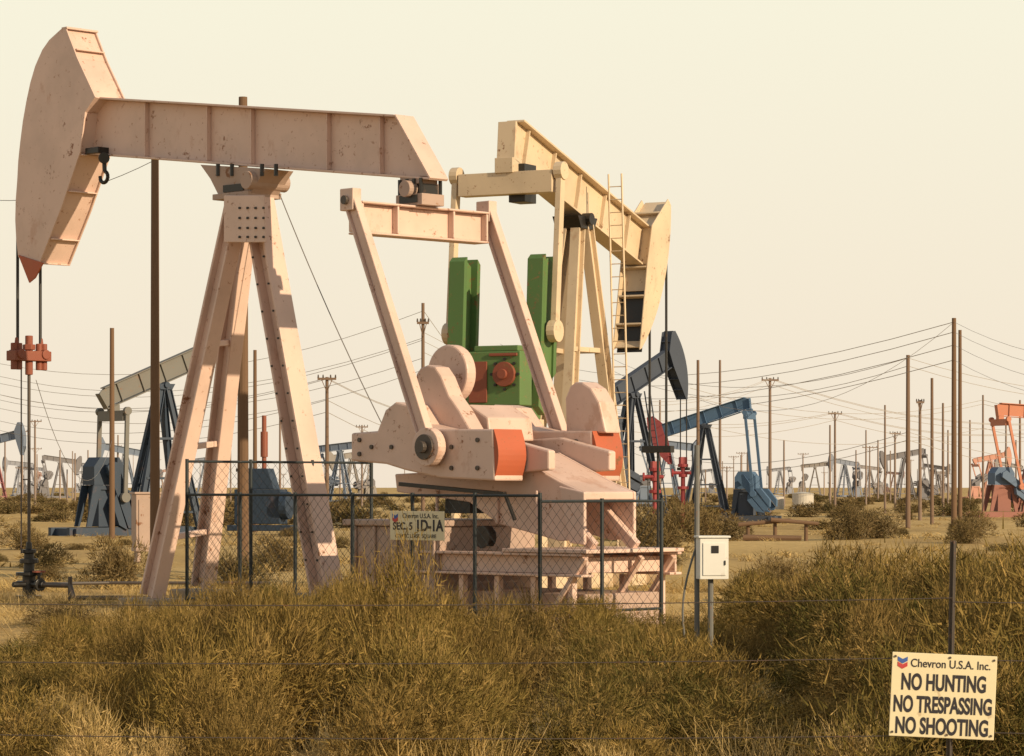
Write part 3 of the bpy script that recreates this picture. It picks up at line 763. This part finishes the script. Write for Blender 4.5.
while D<42:
    half=.17*D+2.5; x=-half+random.uniform(0,1)
    while x<half:
        xx=x+random.uniform(-.35,.35); yy=D+random.uniform(-.5,.5)
        px=512+xx/yy*F; tp=top(px)
        rr=random.uniform(.55,1.0)*(1.3 if px>740 else 1)
        # clearing kept around the electric meter so it stays accessible
        reach=rr*F/yy
        if yy<33.2 and abs(px-708)<reach+22:
            tp=max(tp,608)
            if yy>28 : rr*=.6
        hmax=H-(tp-HY)/F*yy
        hh=hmax*random.choice([random.uniform(.42,.7),random.uniform(.78,1.0)])
        if hh>.2 and random.random()<(.90 if yy<34 else .75):
            inst(random.choice(bushes),EV,xx,yy,rr,hh/.90*(.88 if yy<33.2 and abs(px-708)<170 else 1),'brush_clump'); cnt+=1
        x+=random.uniform(.95,1.6)
    D+=1.3
# the large saltbush mounds at the right
for px,yy,rr,hh in ((800,36,1.15,1.28),(890,29,1.2,1.52),(940,31,1.3,1.62),(1000,30,1.2,1.5),(850,33,1.1,1.5),(1070,30,1.5,1.5)):
    inst(random.choice(bushes),EV,PX(px,0,yy).x,yy,rr,hh/.98,'brush_clump')
for px,D,rr,hh in ((105,18.9,.5,.74),(165,19.3,.35,.6),(850,18.6,.6,.78),(905,19.6,.5,.8),(620,19.0,.45,.6),(330,19.2,.4,.55),(60,22,.5,.6)):
    inst(random.choice(pale),EV,PX(px,0,D).x,D,rr,hh,'dead_brush_clump')
for i in range(140):
    yy=random.uniform(18.3,42); xx=random.uniform(-1,1)*(.17*yy+3); px=512+xx/yy*F
    hh=min(.6,max(.2,(H-(top(px)-HY)/F*yy)*random.uniform(.3,.6)))
    inst(random.choice(tufts),EG,xx,yy,random.uniform(.5,1.0),hh,'grass_tuft')
for i in range(300):
    yy=random.uniform(41,62); xx=random.uniform(-1,1)*(.17*yy+3)
    inst(random.choice(tufts),EG,xx,yy,random.uniform(.6,1.3),random.uniform(.12,.42),'grass_tuft')
for i in range(750):
    yy=60+200*random.random()**1.5; xx=random.uniform(-1,1)*(.19*yy+5)
    inst(random.choice(ftufts),EG,xx,yy,random.uniform(.6,1.6),random.uniform(.08,.25),'grass_tuft')
for px,D,rr,hh in ((118,62,.9,1.2),(660,95,1.5,1.9),(640,88,1.1,1.5),(690,110,1.4,1.6),(725,120,1.4,1.2),(855,120,1.6,1.5),(875,122,1.3,1.2),(975,120,1.2,1.2),(968,112,1.0,1.0),(975,60,.6,.9),(20,100,1.2,1.0),(50,75,1.0,.7),(280,75,1,1.0),(240,60,1,1.0),(420,70,1.2,1.2),(600,70,1,.9),(785,60,.9,.9),(760,55,.9,.7),(460,64,1,1)):
    inst(random.choice(midb),ES,PX(px,0,D).x,D,rr,hh,'shrub')
for i in range(380):
    yy=150+520*random.random()**1.2; xx=random.uniform(-1,1)*(.19*yy+5)
    inst(random.choice(shrubs),ES,xx,yy,random.uniform(.8,2.4),random.uniform(.5,1.5),'shrub')
for i in range(35):
    yy=random.uniform(45,130); xx=random.uniform(-1,1)*(.19*yy+5)
    inst(random.choice(midb),ES,xx,yy,random.uniform(.4,.9),random.uniform(.25,.5),'shrub')

# ---------------------------------------------------------------- sky, sun
az=Vector((.77,-.64,0)).normalized(); el=R(21)
w=bpy.data.worlds.new('World'); scene.world=w; w.use_nodes=True; nt=w.node_tree
bg=nt.nodes['Background']; sky=nn(nt,'ShaderNodeTexSky',sky_type='NISHITA'); sky.sun_disc=False; sky.sun_elevation=el
sky.sun_rotation=math.atan2(az.x,az.y); sky.air_density=1.5; sky.dust_density=5
tc=nn(nt,'ShaderNodeTexCoord'); sx=nn(nt,'ShaderNodeSeparateXYZ'); nt.links.new(tc.outputs['Generated'],sx.inputs[0])
# hazy band low down, thinning to a dimmer, cooler zenith
hzr=nn(nt,'ShaderNodeValToRGB'); nt.links.new(sx.outputs['Z'],hzr.inputs[0]); e=hzr.color_ramp.elements
e[0].position=0; e[0].color=(10.0,8.6,6.9,1); e[1].position=.75; e[1].color=(3.2,3.5,4.0,1)
k=e.new(.17); k.color=(10.3,9.9,7.9,1); k=e.new(.22); k.color=(9.2,8.9,7.5,1); k=e.new(.42); k.color=(4.8,5.0,5.0,1)
c=mix(nt,.94,sky.outputs[0],hzr.outputs[0]); nt.links.new(c,bg.inputs['Color']); bg.inputs['Strength'].default_value=.095
sl=bpy.data.lights.new('sun','SUN'); sl.energy=5.0; sl.angle=R(.6); sl.color=(1,.80,.54)
so=bpy.data.objects.new('sun',sl); col.objects.link(so)
dv=Vector((az.x*math.cos(el),az.y*math.cos(el),math.sin(el))); so.rotation_euler=dv.to_track_quat('Z','Y').to_euler(); so.location=dv*50

cam=bpy.data.cameras.new('camera'); co=bpy.data.objects.new('camera',cam); col.objects.link(co)
co.location=(0,0,H); co.rotation_euler=(R(90),0,0); cam.sensor_width=36; cam.lens=F/1024*36; cam.shift_y=109/1024; cam.clip_end=20000; cam.clip_start=.5
scene.camera=co
scene.view_settings.view_transform='Standard'; scene.view_settings.look='None'; scene.view_settings.exposure=0
print('brush',cnt)
